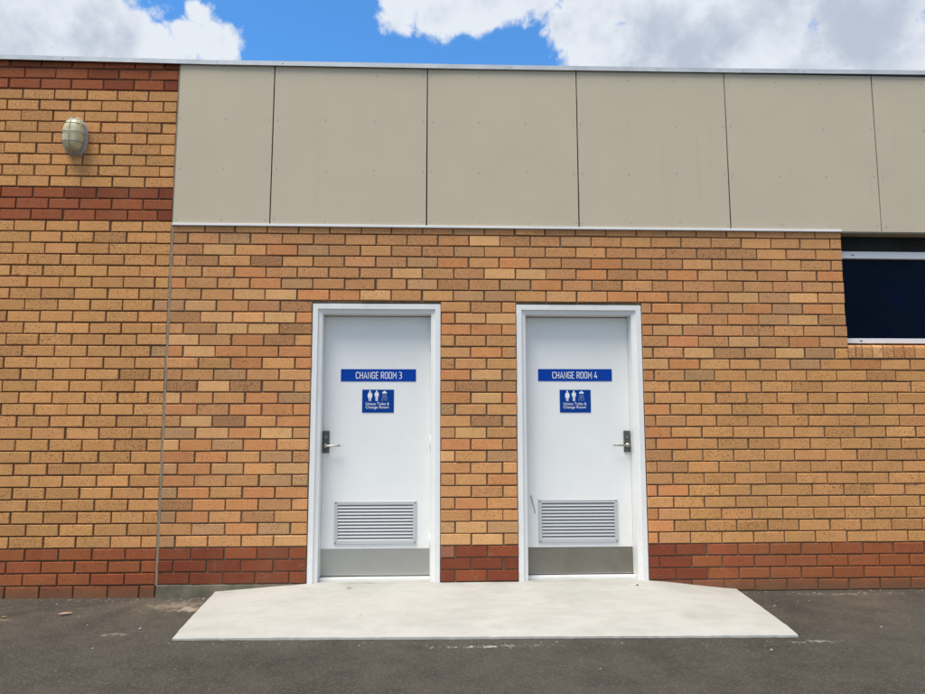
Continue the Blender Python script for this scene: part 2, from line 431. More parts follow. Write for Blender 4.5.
# return faces of the bricks at the window jamb
for k in range(17, 28):
    mb.col = jit(PAL[pick('PBG')])+(.5,)
    z0, z1 = zk(k)+JW, (zk(k+1)-JW if k < 27 else 2.752)
    mb.box(WIN0-.05, WIN0, .0095, .098, z0, z1)
    mb.box(WIN1, WIN1+.05, .0095, .098, z0, z1)
mb.mi = 1; mb.col = (.2, .15, .1, 0)
Y0, Y1 = .0105, .24
mb.box(.006, D1[0]-.003, Y0, Y1, -.3, HEAD)
mb.box(D1[1]+.003, D2[0]-.003, Y0, Y1, -.3, HEAD)
mb.box(D2[1]+.003, RIGHT_END, Y0, Y1, -.3, zk(16)+.003)
mb.box(D2[1]+.003, WIN0-.003, Y0, Y1, zk(16)+.003, HEAD)
mb.box(.006, WIN0-.003, Y0, Y1, HEAD, 2.752)
mb.box(WIN1+.003, RIGHT_END, Y0, Y1, zk(16)+.003, 2.752)
right_wall = mb

bld = empty('brick_building', (0, 0, 0))
tag(bld, 'single storey yellow brick building with red bands, beige upper panels and two white doors', 'building')
tag(left_wall.build('brick_wall', [BRICK, MORTAR_OLD], bld), 'older evenly buff brick wall with three red bands on the left')
tag(right_wall.build('brick_wall', [BRICK, MORTAR_NEW], bld), 'mixed orange and brown brick wall around the doors')
j = MB(); j.prism([(-.0085, .076), (.0085, .076), (.0085, 2.752), (-.0085, 2.752)], .003, .0102)
j.box(-.006, .006, -.0002, .0076, 2.753, 4.062)
j.build('control_joint', SEALANT, bld)
# concrete strip showing below the brickwork
f = MB(); n = 40
for i in range(n):
    a, b_ = .004+(1.066)*i/n, .004+1.066*(i+1)/n
    def tp(x): return .0775+.004*mnoise.noise(Vector((x*6, 1, 0)))
    f.add([(a, -.014, -.2), (b_, -.014, -.2), (b_, -.012, tp(b_)-.004), (a, -.012, tp(a)-.004), (a, .0103, tp(a)), (b_, .0103, tp(b_))], [(0, 1, 2, 3), (3, 2, 5, 4)])
f.add([(.004, -.014, -.2), (.004, -.012, .073), (.004, .0103, .077), (.004, .0103, -.2)], [(0, 1, 2, 3)])
f.build('footing', FOOTING, bld)

# window sill: bricks on edge with rounded noses
sm = MB(); x = WIN0+.004; i = 0
while x < WIN1-.02:
    w = .050 if i == 0 else (.026+.02 if i == 1 else .076)
    w += random.gauss(0, .0015)
    sm.col = jit(PAL[pick('OLPBP')], .07)+(random.uniform(.4, .9),)
    z0, z1, y0, y1 = 1.748, 1.860, -.004+random.gauss(0, .0015), .10
    prof = [(y0, z0)]+[(y0+.022-.022*math.cos(t), z1-.022-.012+.022*math.sin(t)) for t in [0, .4, .8, 1.2, 1.57]]+[(y1, z1), (y1, z0)]
    sm.prismX(prof, x, min(x+w, WIN1)); x += w+.0095; i += 1
sm.mi = 1; sm.col = (.2, .15, .1, 0)
sm.prismX([(.006, 1.742), (.006, 1.815), (.03, 1.840), (.24, 1.850), (.24, 1.742)], WIN0-.002, WIN1+.002)
sm.build('window_sill', [BRICK, MORTAR_NEW], bld)

# window
wf = MB(); Yw = .085
wf.box(WIN0+.001, WIN1-.001, Yw, Yw+.07, 1.872, 1.912)
wf.box(WIN0+.001, WIN1-.001, Yw, Yw+.07, 2.562, 2.620)
wf.box(WIN0+.001, WIN0+.012, Yw+.02, Yw+.07, 1.913, 2.561)
wf.box(WIN1-.04, WIN1-.001, Yw, Yw+.07, 1.913, 2.561)
wf.box(6.28, 6.33, Yw+.004, Yw+.07, 1.913, 2.561)
win = wf.build('window', ALU, bld, bevel=.003)
g = MB(); g.box(WIN0+.002, WIN1-.002, Yw+.035, Yw+.045, 1.895, 2.58); g.build('glass_pane', GLASS, win)
hb = MB(); hb.box(WIN0+.001, WIN1-.001, Yw+.03, Yw+.06, 2.621, 2.747); hb.build('shadow_gap_board', GAPBOARD, win)
for xx, zz in ((5.375, 2.587), (6.9, 2.587), (5.40, 1.888), (6.9, 1.888)):
    sl = MB(); sl.box(xx, xx+.022, Yw-.0015, Yw+.001, zz, zz+.007); sl.build('weep_slot', DARKGAP, win)
so = MB(); so.box(WIN0-.002, WIN1+.01, -.004, .114, 2.7475, 2.760); so.build('soffit', SOFFIT, bld)

# cladding panels above the doors: each with its screw heads
XP = [.004, .742, 1.948, 3.144, 4.354, 5.579, 6.794, 8.004, 9.214, RIGHT_END]
back = MB(); back.box(.003, RIGHT_END, .007, .24, 2.755, 4.066); back.build('backing_wall', DARKGAP, bld)
for i in range(len(XP)-1):
    a, b_ = XP[i]+.0048, XP[i+1]-.0048
    p = MB(); t1, t2 = random.gauss(0, .0012), random.gauss(0, .0012)
    zb = 2.770 if b_ < 5.2 else 2.757
    y0 = -.010
    v = [(a+t1, y0, zb), (b_+t2, y0, zb), (b_-t2, y0+random.gauss(0, .0008), 4.064), (a-t1, y0, 4.064)]
    v += [(x_, .004, z_) for x_, _, z_ in v]
    p.add(v, [(0, 1, 2, 3), (0, 4, 5, 1), (1, 5, 6, 2), (2, 6, 7, 3), (3, 7, 4, 0)])
    p.mi = 1
    cols = 3 if b_-a < .9 else 4
    for r in range(4):
        zz = [2.800, 3.205, 3.61, 3.992][r]
        for c in range(cols):
            xx = a+.028+(b_-a-.056)*c/(cols-1)+random.gauss(0, .006); zz2 = zz+random.gauss(0, .006)
            R = .0042
            ring = [(xx+R*math.cos(2*PI*q/8), y0-.0012, zz2+R*math.sin(2*PI*q/8)) for q in range(8)]
            p.add(ring, [tuple(range(8))])
    p.build('cladding_panel', [PANEL, SCREW], bld)
fl = MB(); fl.prismX([(-.021, 2.7525), (-.021, 2.7685), (.003, 2.7692), (.003, 2.7525)], .003, WIN0)
fl.build('drip_flashing', FLASH, bld, bevel=.0015)
# roof edge capping in lengths
def coping(x0, x1, z0, z1, dy):
    c = MB()
    for (yy0, yy1, h0, h1) in ((-.030+dy, -.026+dy, -.036, 0), (-.0259+dy, .36, -.005, 0)):
        v = [(x0, yy0, z0+h0), (x1, yy0, z1+h0), (x1, yy1, z1+h0), (x0, yy1, z0+h0), (x0, yy0, z0+h1), (x1, yy0, z1+h1), (x1, yy1, z1+h1), (x0, yy1, z0+h1)]
        c.add(v, [(0, 3, 2, 1), (4, 5, 6, 7), (0, 1, 5, 4), (1, 2, 6, 5), (2, 3, 7, 6), (3, 0, 4, 7)])
    # fixings
    x = x0+.5
    while x < x1-.1:
        z = z0+(z1-z0)*(x-x0)/(x1-x0)
        c.box(x, x+.010, -.033+dy, -.0295+dy, z-.020, z-.011); x += 1.2
    return c.build('roof_coping', COPING, bld)
coping(LEFT_END, -1.4, 4.115, 4.094, -.001); coping(-1.398, .30, 4.094, 4.083, 0); coping(.302, 2.10, 4.083, 4.087, -.0012)
coping(2.102, 4.5, 4.087, 4.100, .0008); coping(4.502, 6.9, 4.100, 4.121, -.0006); coping(6.902, RIGHT_END, 4.121, 4.135, .0006)
rf = MB(); rf.box(LEFT_END+.02, RIGHT_END-.02, .37, 7.0, 3.93, 3.99); rf.build('roof', ROOFM, bld)
bw = MB(); bw.box(LEFT_END, RIGHT_END, 7.01, 7.2, -.3, 4.05); bw.box(LEFT_END, LEFT_END+.2, .245, 7.0, -.3, 3.92); bw.box(RIGHT_END-.2, RIGHT_END, .245, 7.0, -.3, 3.92)
bw.build('rear_wall', MORTAR_OLD, bld)

# ------------------------------------------------------------------ doors
YL = .140                                  # leaf plane
def door(op, handle_left, label, steel):
    x0, x1 = op
    l0, l1, lz0, lz1 = x0+.0765, x1-.0765, .103, 2.0745
    d = MB(); d.box(l0, l1, YL, YL+.04, lz0, lz1)
    dr = d.build('door', WHITE, bld, bevel=.0015); tag(dr, label)
    # pressed metal frame: face, rebate step, reveal
    fm = MB()
    prof = [(0.001, .230), (0.001, .012), (.003, .009), (.041, .009), (.043, .012), (.0445, .022), (.058, .026), (.0735, .030), (.0755, .034), (.0755, .185), (.060, .230)]
    zt = HEAD-.005
    n = len(prof)
    L = [(x0+a, y, zb) for a, y in prof for zb in (.02,)]
    T = [(x0+a, y, zt-a) for a, y in prof]; T2 = [(x1-a, y, zt-a) for a, y in prof]; Rr = [(x1-a, y, .02) for a, y in prof]
    for A, B in ((L, T), (T, T2), (T2, Rr)):
        fm.add(A+B, [(i, i+1, n+i+1, n+i) for i in range(n-1)])
    for p in fm.f: p.reverse()
    fm.build('door_frame', FRAMEW, dr)
    th = MB(); th.box(x0+.077, x1-.077, .088, .20, .04, .0935); th.build('threshold', FRAMEW, dr, bevel=.003)
    gp = MB(); gp.box(x0+.078, x1-.078, YL+.02, YL+.06, .0936, .1029); gp.build('bottom_gap', DARKGAP, dr)
    # kick plate
    kp = MB(); kp.box(l0+.004, l1-.004, YL-.0018, YL-.0002, .106, .3005); kp.build('kick_plate', steel, dr)
    return dr, l0, l1
def vent(dr, x0, x1, z0, z1):
    v = MB(); y0 = YL-.012; w = .028
    # mitred, slightly bevelled frame
    o = [(x0, z0), (x1, z0), (x1, z1), (x0, z1)]; m_ = [(x0+.005, z0+.005), (x1-.005, z0+.005), (x1-.005, z1-.005), (x0+.005, z1-.005)]
    i_ = [(x0+w, z0+w), (x1-w, z0+w), (x1-w, z1-w), (x0+w, z1-w)]
    V = [(x, YL-.0003, z) for x, z in o]+[(x, y0, z) for x, z in m_]+[(x, y0, z) for x, z in i_]+[(x, YL-.0003, z) for x, z in i_]
    F = []
    for r in range(3):
        for q in range(4): F.append((r*4+q, r*4+(q+1) % 4, r*4+4+(q+1) % 4, r*4+4+q))
    v.add(V, F)
    fr = v.build('vent_grille', VENT, dr)
    bk = MB(); bk.box(x0+w, x1-w, YL-.0018, YL-.0004, z0+w, z1-w); bk.build('vent_backing', VENTD, fr) if False else None
    v2 = MB(); v2.mi = 0
    n = 11; zi0, zi1 = z0+w, z1-w; pitch = (zi1-zi0)/n
    for q in range(n):
        zb = zi0+pitch*q
        prof = [(y0+.0008, zb+.0002), (y0+.0008, zb+.0025), (YL-.003, zb+pitch*.62), (YL-.003, zb+pitch*.62-.0015), (y0+.003, zb+.0004)]
        v2.prismX(prof, x0+w+.0005, x1-w-.0005)
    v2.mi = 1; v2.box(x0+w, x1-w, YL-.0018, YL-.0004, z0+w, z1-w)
    for cx in (x0+.014, x1-.014):
        for cz in (z0+.014, z1-.014):
            R = .0065; v2.add([(cx+R*math.cos(2*PI*q/10), y0-.0008, cz+R*math.sin(2*PI*q/10)) for q in range(10)], [tuple(range(10))])
    v2.build('louvre', [VENT, VENTD], dr)
def handle(dr, px0, px1, pz0, pz1, zl, s, tipx):
    lp = MB(); lp.box(px0, px1, YL-.013, YL-.0002, pz0, pz1)
    p = lp.build('lock_plate', LOCK, dr, bevel=.004)
    lv = MB(); cx = (px0+px1)/2-.004*s
    lv.tube([(cx, YL-.0135, zl), (cx, YL-.020, zl)], .018, 20)
    lv.tube([(cx, YL-.020, zl), (cx, YL-.050, zl)], .0095, 14)
    pts = [(cx, YL-.050, zl), (cx+.006*s, YL-.057, zl), (cx+.02*s, YL-.060, zl), ((cx+tipx)/2, YL-.061, zl+.001), (tipx-.012*s, YL-.060, zl+.002), (tipx, YL-.052, zl+.002)]
    lv.tube(pts, .0085, 12, r2=.0065)
    lv.build('lever_handle', LEVER, dr, smooth=True)
    cy = MB(); zc = pz1-.048
    cy.tube([(cx+.006*s, YL-.0132, zc), (cx+.006*s, YL-.017, zc)], .0085, 16); cy.box(cx+.006*s-.0012, cx+.006*s+.0012, YL-.0175, YL-.0171, zc-.005, zc+.005)
    cy.build('key_cylinder', LEVER, dr)
da, a0, a1 = door(D1, True, 'white door with its lever handle on the left edge', STEEL)
vent(da, 1.255, 1.881, .331, .655); handle(da, 1.1585, 1.2085, 1.017, 1.186, 1.073, 1, 1.296)
db, b0, b1 = door(D2, False, 'white door with its lever handle on the right edge', STEELD)
vent(db, 2.812, 3.430, .332, .661); handle(db, 3.4905, 3.5405, 1.019, 1.184, 1.072, -1, 3.402)
# hinges on the far edges
for dr, xx in ((da, a1+.001), (db, b0-.001)):
    for zz in (.36, 1.1, 1.86):
        h = MB(); h.tube([(xx, YL-.004, zz-.05), (xx, YL-.004, zz+.05)], .0055, 10); h.build('hinge', FRAMEW, dr, smooth=True)
# rubber scuffs on the second door
sc = MB()
def streak(pts, w):
    P = [Vector((p[0], 0, p[1])) for p in pts]; n = len(P); L, R = [], []
    for i, p in enumerate(P):
        t = (P[min(i+1, n-1)]-P[max(i-1, 0)]).normalized(); q = Vector((-t.z, 0, t.x)); ww = w*(1-.75*abs(i/(n-1)-.3))
        L.append((p.x+q.x*ww, YL-.0008, p.z+q.z*ww)); R.append((p.x-q.x*ww, YL-.0008, p.z-q.z*ww))
    for i in range(n-1): sc.add([L[i], L[i+1], R[i+1], R[i]], [(0, 1, 2, 3)])
streak([(2.757, .690), (2.762, .665), (2.773, .625), (2.783, .590), (2.790, .55)], .009)
sc.build('scuff_mark', SCUFF, db)

# ------------------------------------------------------------------ signs
def text_mesh(body, height, width, x, z, y, thick=.0006, align='CENTER', bold=0.0):
    cu = bpy.data.curves.new('lettering', 'FONT'); cu.body = body; cu.size = 1; cu.align_x = 'LEFT'; cu.extrude = 0; cu.offset = bold; cu.resolution_u = 3
    ob = bpy.data.objects.new('lettering', cu); COL.objects.link(ob)
    dg = bpy.context.evaluated_depsgraph_get(); me = bpy.data.meshes.new_from_object(ob.evaluated_get(dg))
    bpy.data.objects.remove(ob)
    xs = [v.co.x for v in me.vertices]; ys = [v.co.y for v in me.vertices]
    base, cap = min(ys), max(ys); w = max(xs)-min(xs)
    sx = width/w; sz = height/(cap-base) if height else None
    V = [(x+(v.co.x-min(xs))*sx, y, z+(v.co.y-base)*sz) for v in me.vertices]
    F = [tuple(p.vertices) for p in me.polygons]
    bpy.data.meshes.remove(me); return V, F
def sign(x0, x1, z0, z1, name, label, mat):
    s = MB(); s.box(x0, x1, YL-.0035, YL-.0003, z0, z1)
    o = s.build(name, mat, None, origin=((x0+x1)/2, YL, z0), bevel=.0008)
    return tag(o, label, 'sign')
def letters(par, lines, mat=LETTER, name='lettering'):
    m = MB(); off = par.location
    for (body, h, w, x, z, bold) in lines:
        V, F = text_mesh(body, h, w, x, z, YL-.0044, bold=bold)
        m.add([tuple(Vector(p)-off) for p in V], F)
    return m.build(name, mat, par)
SG = 'blue plate signs on the doors'
# narrow square-shouldered capitals drawn as strokes
def arc(cx, cy, r, a0, a1, n=5): return [(cx+r*math.cos(rad(a0+(a1-a0)*i/n)), cy+r*math.sin(rad(a0+(a1-a0)*i/n))) for i in range(n+1)]
W_, R_ = .46, .19
GL = {
 'C': (W_, [arc(W_-R_, 1-R_, R_, -15, 90)+arc(R_, 1-R_, R_, 90, 180)+arc(R_, R_, R_, 180, 270)+arc(W_-R_, R_, R_, 270, 375)]),
 'G': (W_, [arc(W_-R_, 1-R_, R_, -15, 90)+arc(R_, 1-R_, R_, 90, 180)+arc(R_, R_, R_, 180, 270)+arc(W_-R_, R_, R_, 270, 360)+[(W_, .46), (W_*.55, .46)]]),
 'O': (W_, ['closed']+[arc(W_-R_, 1-R_, R_, 0, 90)+arc(R_, 1-R_, R_, 90, 180)+arc(R_, R_, R_, 180, 270)+arc(W_-R_, R_, R_, 270, 360)]),
 'H': (W_, [[(0, -.05), (0, 1.05)], [(W_, -.05), (W_, 1.05)], [(0, .5), (W_, .5)]]),
 'A': (.50, [[(0, -.05), (.25, 1.02), (.50, -.05)], [(.08, .30), (.42, .30)]]),
 'N': (W_, [[(0, -.05), (0, 1.0), (W_, 0), (W_, 1.05)]]),
 'M': (.58, [[(0, -.05), (0, 1.0), (.29, .35), (.58, 1.0), (.58, -.05)]]),
 'E': (.38, [[(.40, 1), (0, 1), (0, 0), (.40, 0)], [(0, .51), (.34, .51)]]),
 'R': (W_, [[(0, -.05), (0, 1), (W_-.2, 1)]+arc(W_-.2, .76, .24, 80, -80)+[(W_-.2, .5), (0, .5)], [(W_*.45, .5), (W_+.03, -.05)]]),
 '3': (.42, [[(.0, 1), (.18, 1)]+arc(.18, .76, .24, 80, -80)+[(.12, .52)], [(.14, .505)]+arc(.18, .25, .25, 80, -90)+[(.0, 0)]]),
 '4': (.50, [[(.30, 1.05), (.0, .25), (.52, .25)], [(.36, .48), (.36, -.05)]])}
def stroke_text(par, body, x, z, width, cap, mat):
    adv = [(GL[c][0]+.24 if c != ' ' else .30) for c in body]; k = width/(sum(adv)-.24+.13)
    m = MB(); off = par.location; cx = .065; layer = 0; hw = .062
    for c, a in zip(body, adv):
        if c != ' ':
            st = GL[c][1]; closed = st[0] == 'closed'
            for pts in (st[1:] if closed else st):
                P = [Vector((p[0], p[1])) for p in pts]; n = len(P); Lf, Rt = [], []
                y = YL-.0042-.00012*(layer % 3); layer += 1
                for i, p in enumerate(P):
                    a_ = P[(i-1) % n] if (closed or i) else p; b_ = P[(i+1) % n] if (closed or i < n-1) else p
                    d1 = (p-a_).normalized() if (p-a_).length > 1e-6 else (b_-p).normalized(); d2 = (b_-p).normalized() if (b_-p).length > 1e-6 else d1
                    t_ = (d1+d2); t_ = t_.normalized() if t_.length > 1e-4 else d1
                    q = Vector((-t_.y, t_.x)); ml = hw/max(.45, q.dot(Vector((-d1.y, d1.x))))
                    Lf.append(p+q*ml); Rt.append(p-q*ml)
                f = lambda v: (x+(cx+v.x)*k-off.x, y-off.y, z+v.y*cap-off.z)
                N = n if closed else n-1
                m.add([f(v) for v in Lf]+[f(v) for v in Rt], [(i, n+i, n+(i+1) % n, (i+1) % n) for i in range(N)])
        cx += a
    return m.build('lettering', mat, par)
s1 = sign(1.287, 1.869, 1.567, 1.662, 'room_sign', 'long blue sign reading CHANGE ROOM 3 on the left door', BLUE)
stroke_text(s1, 'CHANGE ROOM 3', 1.402, 1.590, .358, .048, LETTER)
s2 = sign(2.826, 3.411, 1.571, 1.666, 'room_sign', 'long blue sign reading CHANGE ROOM 4 on the right door', BLUE)
stroke_text(s2, 'CHANGE ROOM 4', 2.938, 1.594, .358, .048, LETTER)
def pictos(par, x0, z1):
    """two standing figures and a shower head; sizes in metres from the sign's top left corner"""
    off = par.location; y = YL-.0044
    def P(pts): return [(x0+a-off.x, y-off.y, z1-b-off.z) for a, b in pts]
    def circ(cx, cy, r, n=14): return [(cx+r*math.cos(2*PI*i/n), cy+r*math.sin(2*PI*i/n)) for i in range(n)]
    def poly(m, pts):
        a = sum(pts[i][0]*pts[(i+1) % len(pts)][1]-pts[(i+1) % len(pts)][0]*pts[i][1] for i in range(len(pts)))
        if a > 0: pts = pts[::-1]
        m.add(P(pts), [tuple(range(len(pts)))])
    m = MB(); c = .060
    poly(m, circ(c, .013, .0068))
    for sg in (1, -1):   # skirted figure: half outlines
        poly(m, [(c, .0215), (c+sg*.010, .0225), (c+sg*.0175, .038), (c+sg*.0185, .050), (c+sg*.0150, .051), (c+sg*.0165, .064), (c, .064)])
        poly(m, [(c+sg*.0015, .0645), (c+sg*.0095, .0645), (c+sg*.0085, .089), (c+sg*.0025, .089)])
    m.build('skirted_figure', LETTER, par)
    m = MB(); c = .112
    poly(m, circ(c, .013, .0068))
    for sg in (1, -1):
        poly(m, [(c, .0215), (c+sg*.0125, .0225), (c+sg*.0160, .028), (c+sg*.0160, .052), (c+sg*.0115, .052), (c+sg*.0100, .034), (c+sg*.0095, .054), (c, .054)])
        poly(m, [(c+sg*.0010, .0545), (c+sg*.0095, .0545), (c+sg*.0085, .089), (c+sg*.0025, .089)])
    m.build('trousered_figure', LETTER, par)
    m = MB(); c = .172
    poly(m, [(c+.0185*math.cos(PI*i/12), .030-.017*math.sin(PI*i/12)) for i in range(13)])
    poly(m, [(c-.004, .0129), (c+.004, .0129), (c+.003, .009), (c-.003, .009)])
    for r, (zz, sp) in enumerate(((.040, .0066), (.052, .0078), (.064, .009), (.078, .0102))):
        for q in range(-2, 3):
            cx = c+q*sp; sl = q*.0009
            poly(m, [(cx-.0010, zz), (cx+.0010, zz), (cx+.0010+sl, zz+.006), (cx-.0010+sl, zz+.006)])
    m.build('shower_symbol', LETTER, par)
p1 = sign(1.454, 1.699, 1.325, 1.503, 'toilet_sign', 'small blue sign with two figures and a shower on the left door', BLUED)
pictos(p1, 1.454, 1.503)
letters(p1, [('Unisex Toilet &', .0215, .182, 1.482, 1.383, .003), ('Change Room', .0285, .178, 1.482, 1.350, .003)])
p2 = sign(2.994, 3.239, 1.325, 1.503, 'toilet_sign', 'small blue sign with two figures and a shower on the right door', BLUED)
pictos(p2, 2.994, 1.503)
letters(p2, [('Unisex Toilet &', .0215, .182, 3.022, 1.383, .003), ('Change Room', .0285, .178, 3.022, 1.350, .003)])
for o in (s1, s2): o['group'] = 'long blue room signs'
for o in (p1, p2): o['group'] = 'small blue toilet signs'

# ------------------------------------------------------------------ bulkhead lamp
LC = Vector((-.757, 0, 3.437))
lamp = empty('wall_lamp', LC); tag(lamp, 'oval bulkhead light with yellowed lens and wire guard high on the brick wall', 'wall light')
def oval(hw, hh, n=48, p=2.5):
    out = []
    for i in range(n):
        a = 2*PI*i/n; c, s = math.cos(a), math.sin(a)
        out.append((hw*math.copysign(abs(c)**(2/p), c), hh*math.copysign(abs(s)**(2/p), s)))
    return out
def loft(mb, rings):
    n = len(rings[0]); vs = [p for r in rings for p in r]; fs = []
    for k in range(len(rings)-1):
        for i in range(n): fs.append((k*n+i, k*n+(i+1) % n, (k+1)*n+(i+1) % n, (k+1)*n+i))
    mb.add(vs, fs)
bb = MB(); rings = []
for y, d in ((.012, 0), (-.022, 0), (-.030, .004), (-.034, .012), (-.034, .03)):
    rings.append([(x, y, z) for x, z in oval(.084-d, .143-d)])
loft(bb, rings); bb.build('lamp_base', LAMPBASE, lamp, smooth=True)
ln = MB(); rings = []
for q in range(13):
    a = PI/2*q/12; s = math.cos(a)**.62 if q < 12 else .02
    rings.append([(x, -.026-.094*math.sin(a)**.85, z) for x, z in oval(.078*s, .134*s)])
loft(ln, rings); n = 48; ln.add(rings[-1], [tuple(range(n))]); ln.build('lamp_lens', LENS, lamp, smooth=True)
cg = MB()
cg.tube([(x, -.040, z) for x, z in oval(.0815, .1405)], .0042, 8, True)
cg.tube([(x, -.058, z) for x, z in oval(.0822, .1405)], .0026, 8, True)
def hoop(z):
    k = max(0, 1-(abs(z)/.14)**2.5)**(1/2.5); hw = .083*k; dp = .094*(max(.05, 1-(abs(z)/.15)**3))
    return [(hw*math.cos(t) if abs(math.cos(t)) > 1e-6 else 0, -.034-(dp+.0)*abs(math.sin(t))**.6, z) for t in [PI*i/24 for i in range(25)]]
for z in (-.06, .012, .082): cg.tube(hoop(z), .0028, 6)
cg.tube([(.0, -.034-.096*abs(math.sin(t))**.6, .1415*math.cos(t)) for t in [PI*i/30 for i in range(31)]], .0028, 6)
cg.build('wire_guard', CAGE, lamp, smooth=True)

# ------------------------------------------------------------------ ground, slab, litter
gm = MB()
xs = [-400, -60, -12]+[-8+i*.25 for i in range(0, 81)]+[16, 60, 400]; ys = [-400, -60, -14]+[-8+i*.25 for i in range(0, 33)]+[.02]
def gz(x, y):
    if -8 <= x <= 12 and -8 <= y <= .1:
        return .0035*mnoise.noise(Vector((x*.7, y*.7, 3)))+.002*mnoise.noise(Vector((x*2.3, y*2.3, 5)))-.0085
    return -.0085
V = [(x, y, gz(x, y)) for y in ys for x in xs]; W = len(xs)
gm.add(V, [(r*W+c, r*W+c+1, (r+1)*W+c+1, (r+1)*W+c) for r in range(len(ys)-1) for c in range(W-1)])
tag(gm.build('ground', ASPHALT, smooth=True), None, None, None, 'structure')
far = MB(); far.box(-400, 400, 7.3, 400, -.3, -.02); far.box(-400, LEFT_END-.05, .03, 7.29, -.3, -.02); far.box(RIGHT_END+.05, 400, .03, 7.29, -.3, -.02)
tag(far.build('back_yard', ASPHALT), None, None, None, 'structure')
# concrete slab ramped up to the two doors
FL, FR, BL, BR = (.500, -1.030), (4.150, -1.130), (.430, .0), (4.275, .0)
rm = MB(); NX, NY = 110, 30
def sst(a, b, x): t = max(0, min(1, (x-a)/(b-a))); return t*t*(3-2*t)*.55+t*.45
def rz(u, v):
    x = (FL[0]*(1-u)+FR[0]*u)*(1-v)+(BL[0]*(1-u)+BR[0]*u)*v
    y = (FL[1]*(1-u)+FR[1]*u)*(1-v)
    wl = sst(.44, 1.10, x) if x < 2 else 1-sst(3.60, 4.26, x)
    base = .0035+.006*min(1, v*8)+.004*min(1, min(u, 1-u)*30)*min(1, v*8)+.006*(x < 2)*(1-wl)*v*4
    z = base+(.076-.0135)*(v**.85)*wl
    z += .0022*mnoise.noise(Vector((x*1.6, y*1.6, 9)))+.0009*mnoise.noise(Vector((x*7, y*7, 2)))
    if u in (0, 1): x += .004*mnoise.noise(Vector((y*11, 3, 1)))
    if v == 0: y += .006*mnoise.noise(Vector((x*9, 1, 1)))+.007*mnoise.noise(Vector((x*27, 1, 1)))+.004*mnoise.noise(Vector((x*70, 4, 1)))
    return Vector((x, y, z))
V = [rz(i/NX, jx/NY) for jx in range(NY+1) for i in range(NX+1)]
W = NX+1
rm.add(V, [(jx*W+i, jx*W+i+1, (jx+1)*W+i+1, (jx+1)*W+i) for jx in range(NY) for i in range(NX)])
bd = [jx*W for jx in range(NY, -1, -1)]+[i for i in range(1, W)]+[jx*W+NX for jx in range(1, NY+1)]
vv = []
for q in bd: vv += [V[q], Vector((V[q].x, V[q].y-.002, -.05))]
rm.add(vv, [(2*i, 2*i+1, 2*i+3, 2*i+2) for i in range(len(bd)-1)])
# the slab runs on into the two door recesses
for op in (D1, D2):
    rm.add([(op[0]-.002, .0, .0762), (op[1]+.002, .0, .0762), (op[1]+.002, .16, .0775), (op[0]-.002, .16, .0775)], [(0, 1, 2, 3)])
tag(rm.build('ramp', CONCRETE, smooth=False), None, None, None, 'structure')

def m_door_dirt(m):
    # hand grime by the handles and splashes low on the leaf
    t = NT(m.node_tree); b = m.node_tree.nodes['Principled BSDF']; o = t.obj(); z = t.sep(o)[2]
    n = t.noise(o, 7, 7, .72); n2 = t.noise(o, 31, 4, .6)
    low = t.math('MULTIPLY', t.ramp(z, .25, .75, 1, 0), t.ramp(n, .46, .72))
    f = t.math('ADD', t.math('MULTIPLY', low, .16), t.math('MULTIPLY', t.ramp(n2, .68, .76), .10))
    src = b.inputs['Base Color'].links[0].from_socket
    t.l.new(t.mix(f, src, (.42, .37, .29)), b.inputs['Base Color'])
m_door_dirt(WHITE); m_door_dirt(FRAMEW)
def m_plain(name, a, b_, rough=.7):
    m, t, b = material(name); o = t.obj(); l = t.noise(o, 60, 4, .6)
    setp(t, b, color=t.mix(l, a, b_), rough=rough); return m
LEAFP = m_plain('dry pink leaf', (.42, .22, .17), (.60, .38, .30)); LEAFB = m_plain('dry brown leaf', (.24, .13, .05), (.36, .22, .10))
PEB = m_plain('pale stone chip', (.30, .275, .235), (.44, .41, .36)); DIRT = m_plain('dark crumb', (.06, .035, .025), (.11, .06, .04))
def leaf(loc, length, width, rot, mat, label, curl=.25):
    m = MB(); n = 12; L, C, R = [], [], []
    for i in range(n+1):
        t = i/n; w = width*math.sin(PI*t**.85)*.5; zz = curl*length*(t-.5)**2+.004
        L.append((length*(t-.5), w, zz+w*.5)); C.append((length*(t-.5), 0, zz)); R.append((length*(t-.5), -w, zz+w*.35))
    m.v = L+C+R; k = n+1
    for i in range(n):
        m.f += [[i, k+i, k+i+1, i+1], [k+i, 2*k+i, 2*k+i+1, k+i+1]]
    m.m = [0]*len(m.f); m.c = [(1, 1, 1, 1)]*len(m.f)
    o = m.build('fallen_leaf', mat, smooth=True); o.location = loc; o.rotation_euler = (0, 0, rot)
    sol = o.modifiers.new('thickness', 'SOLIDIFY'); sol.thickness = .0008
    return tag(o, label, 'leaf', 'dry leaves on the asphalt')
leaf((-.404, -.45, -.004), .085, .030, .5, LEAFP, 'pale pink dry leaf on the asphalt left of the concrete ramp')
leaf((-.760, -.512, -.004), .035, .02, .2, LEAFB, 'small brown dry leaf at the far left edge of the asphalt')
leaf((1.41, -.13, .072), .045, .010, .05, LEAFB, 'thin brown twig leaf on the concrete in front of the left door', .1)
def pebble(loc, r, mat, label, cat, name, group):
    m = MB(); bmv = bmesh.new(); bmesh.ops.create_icosphere(bmv, subdivisions=2, radius=r)
    sd = random.random()*50
    for v in bmv.verts: v.co *= 1+.35*mnoise.noise(v.co*(1.4/r)+Vector((sd, 0, 0))); v.co.z *= .55
    me = bpy.data.meshes.new(name); bmv.to_mesh(me); bmv.free(); me.materials.append(mat)
    o = bpy.data.objects.new(name, me); o.location = loc; o.rotation_euler = (0, 0, random.random()*6); link(o)
    return tag(o, label, cat, group)
G1 = 'pale stone chips on the asphalt'
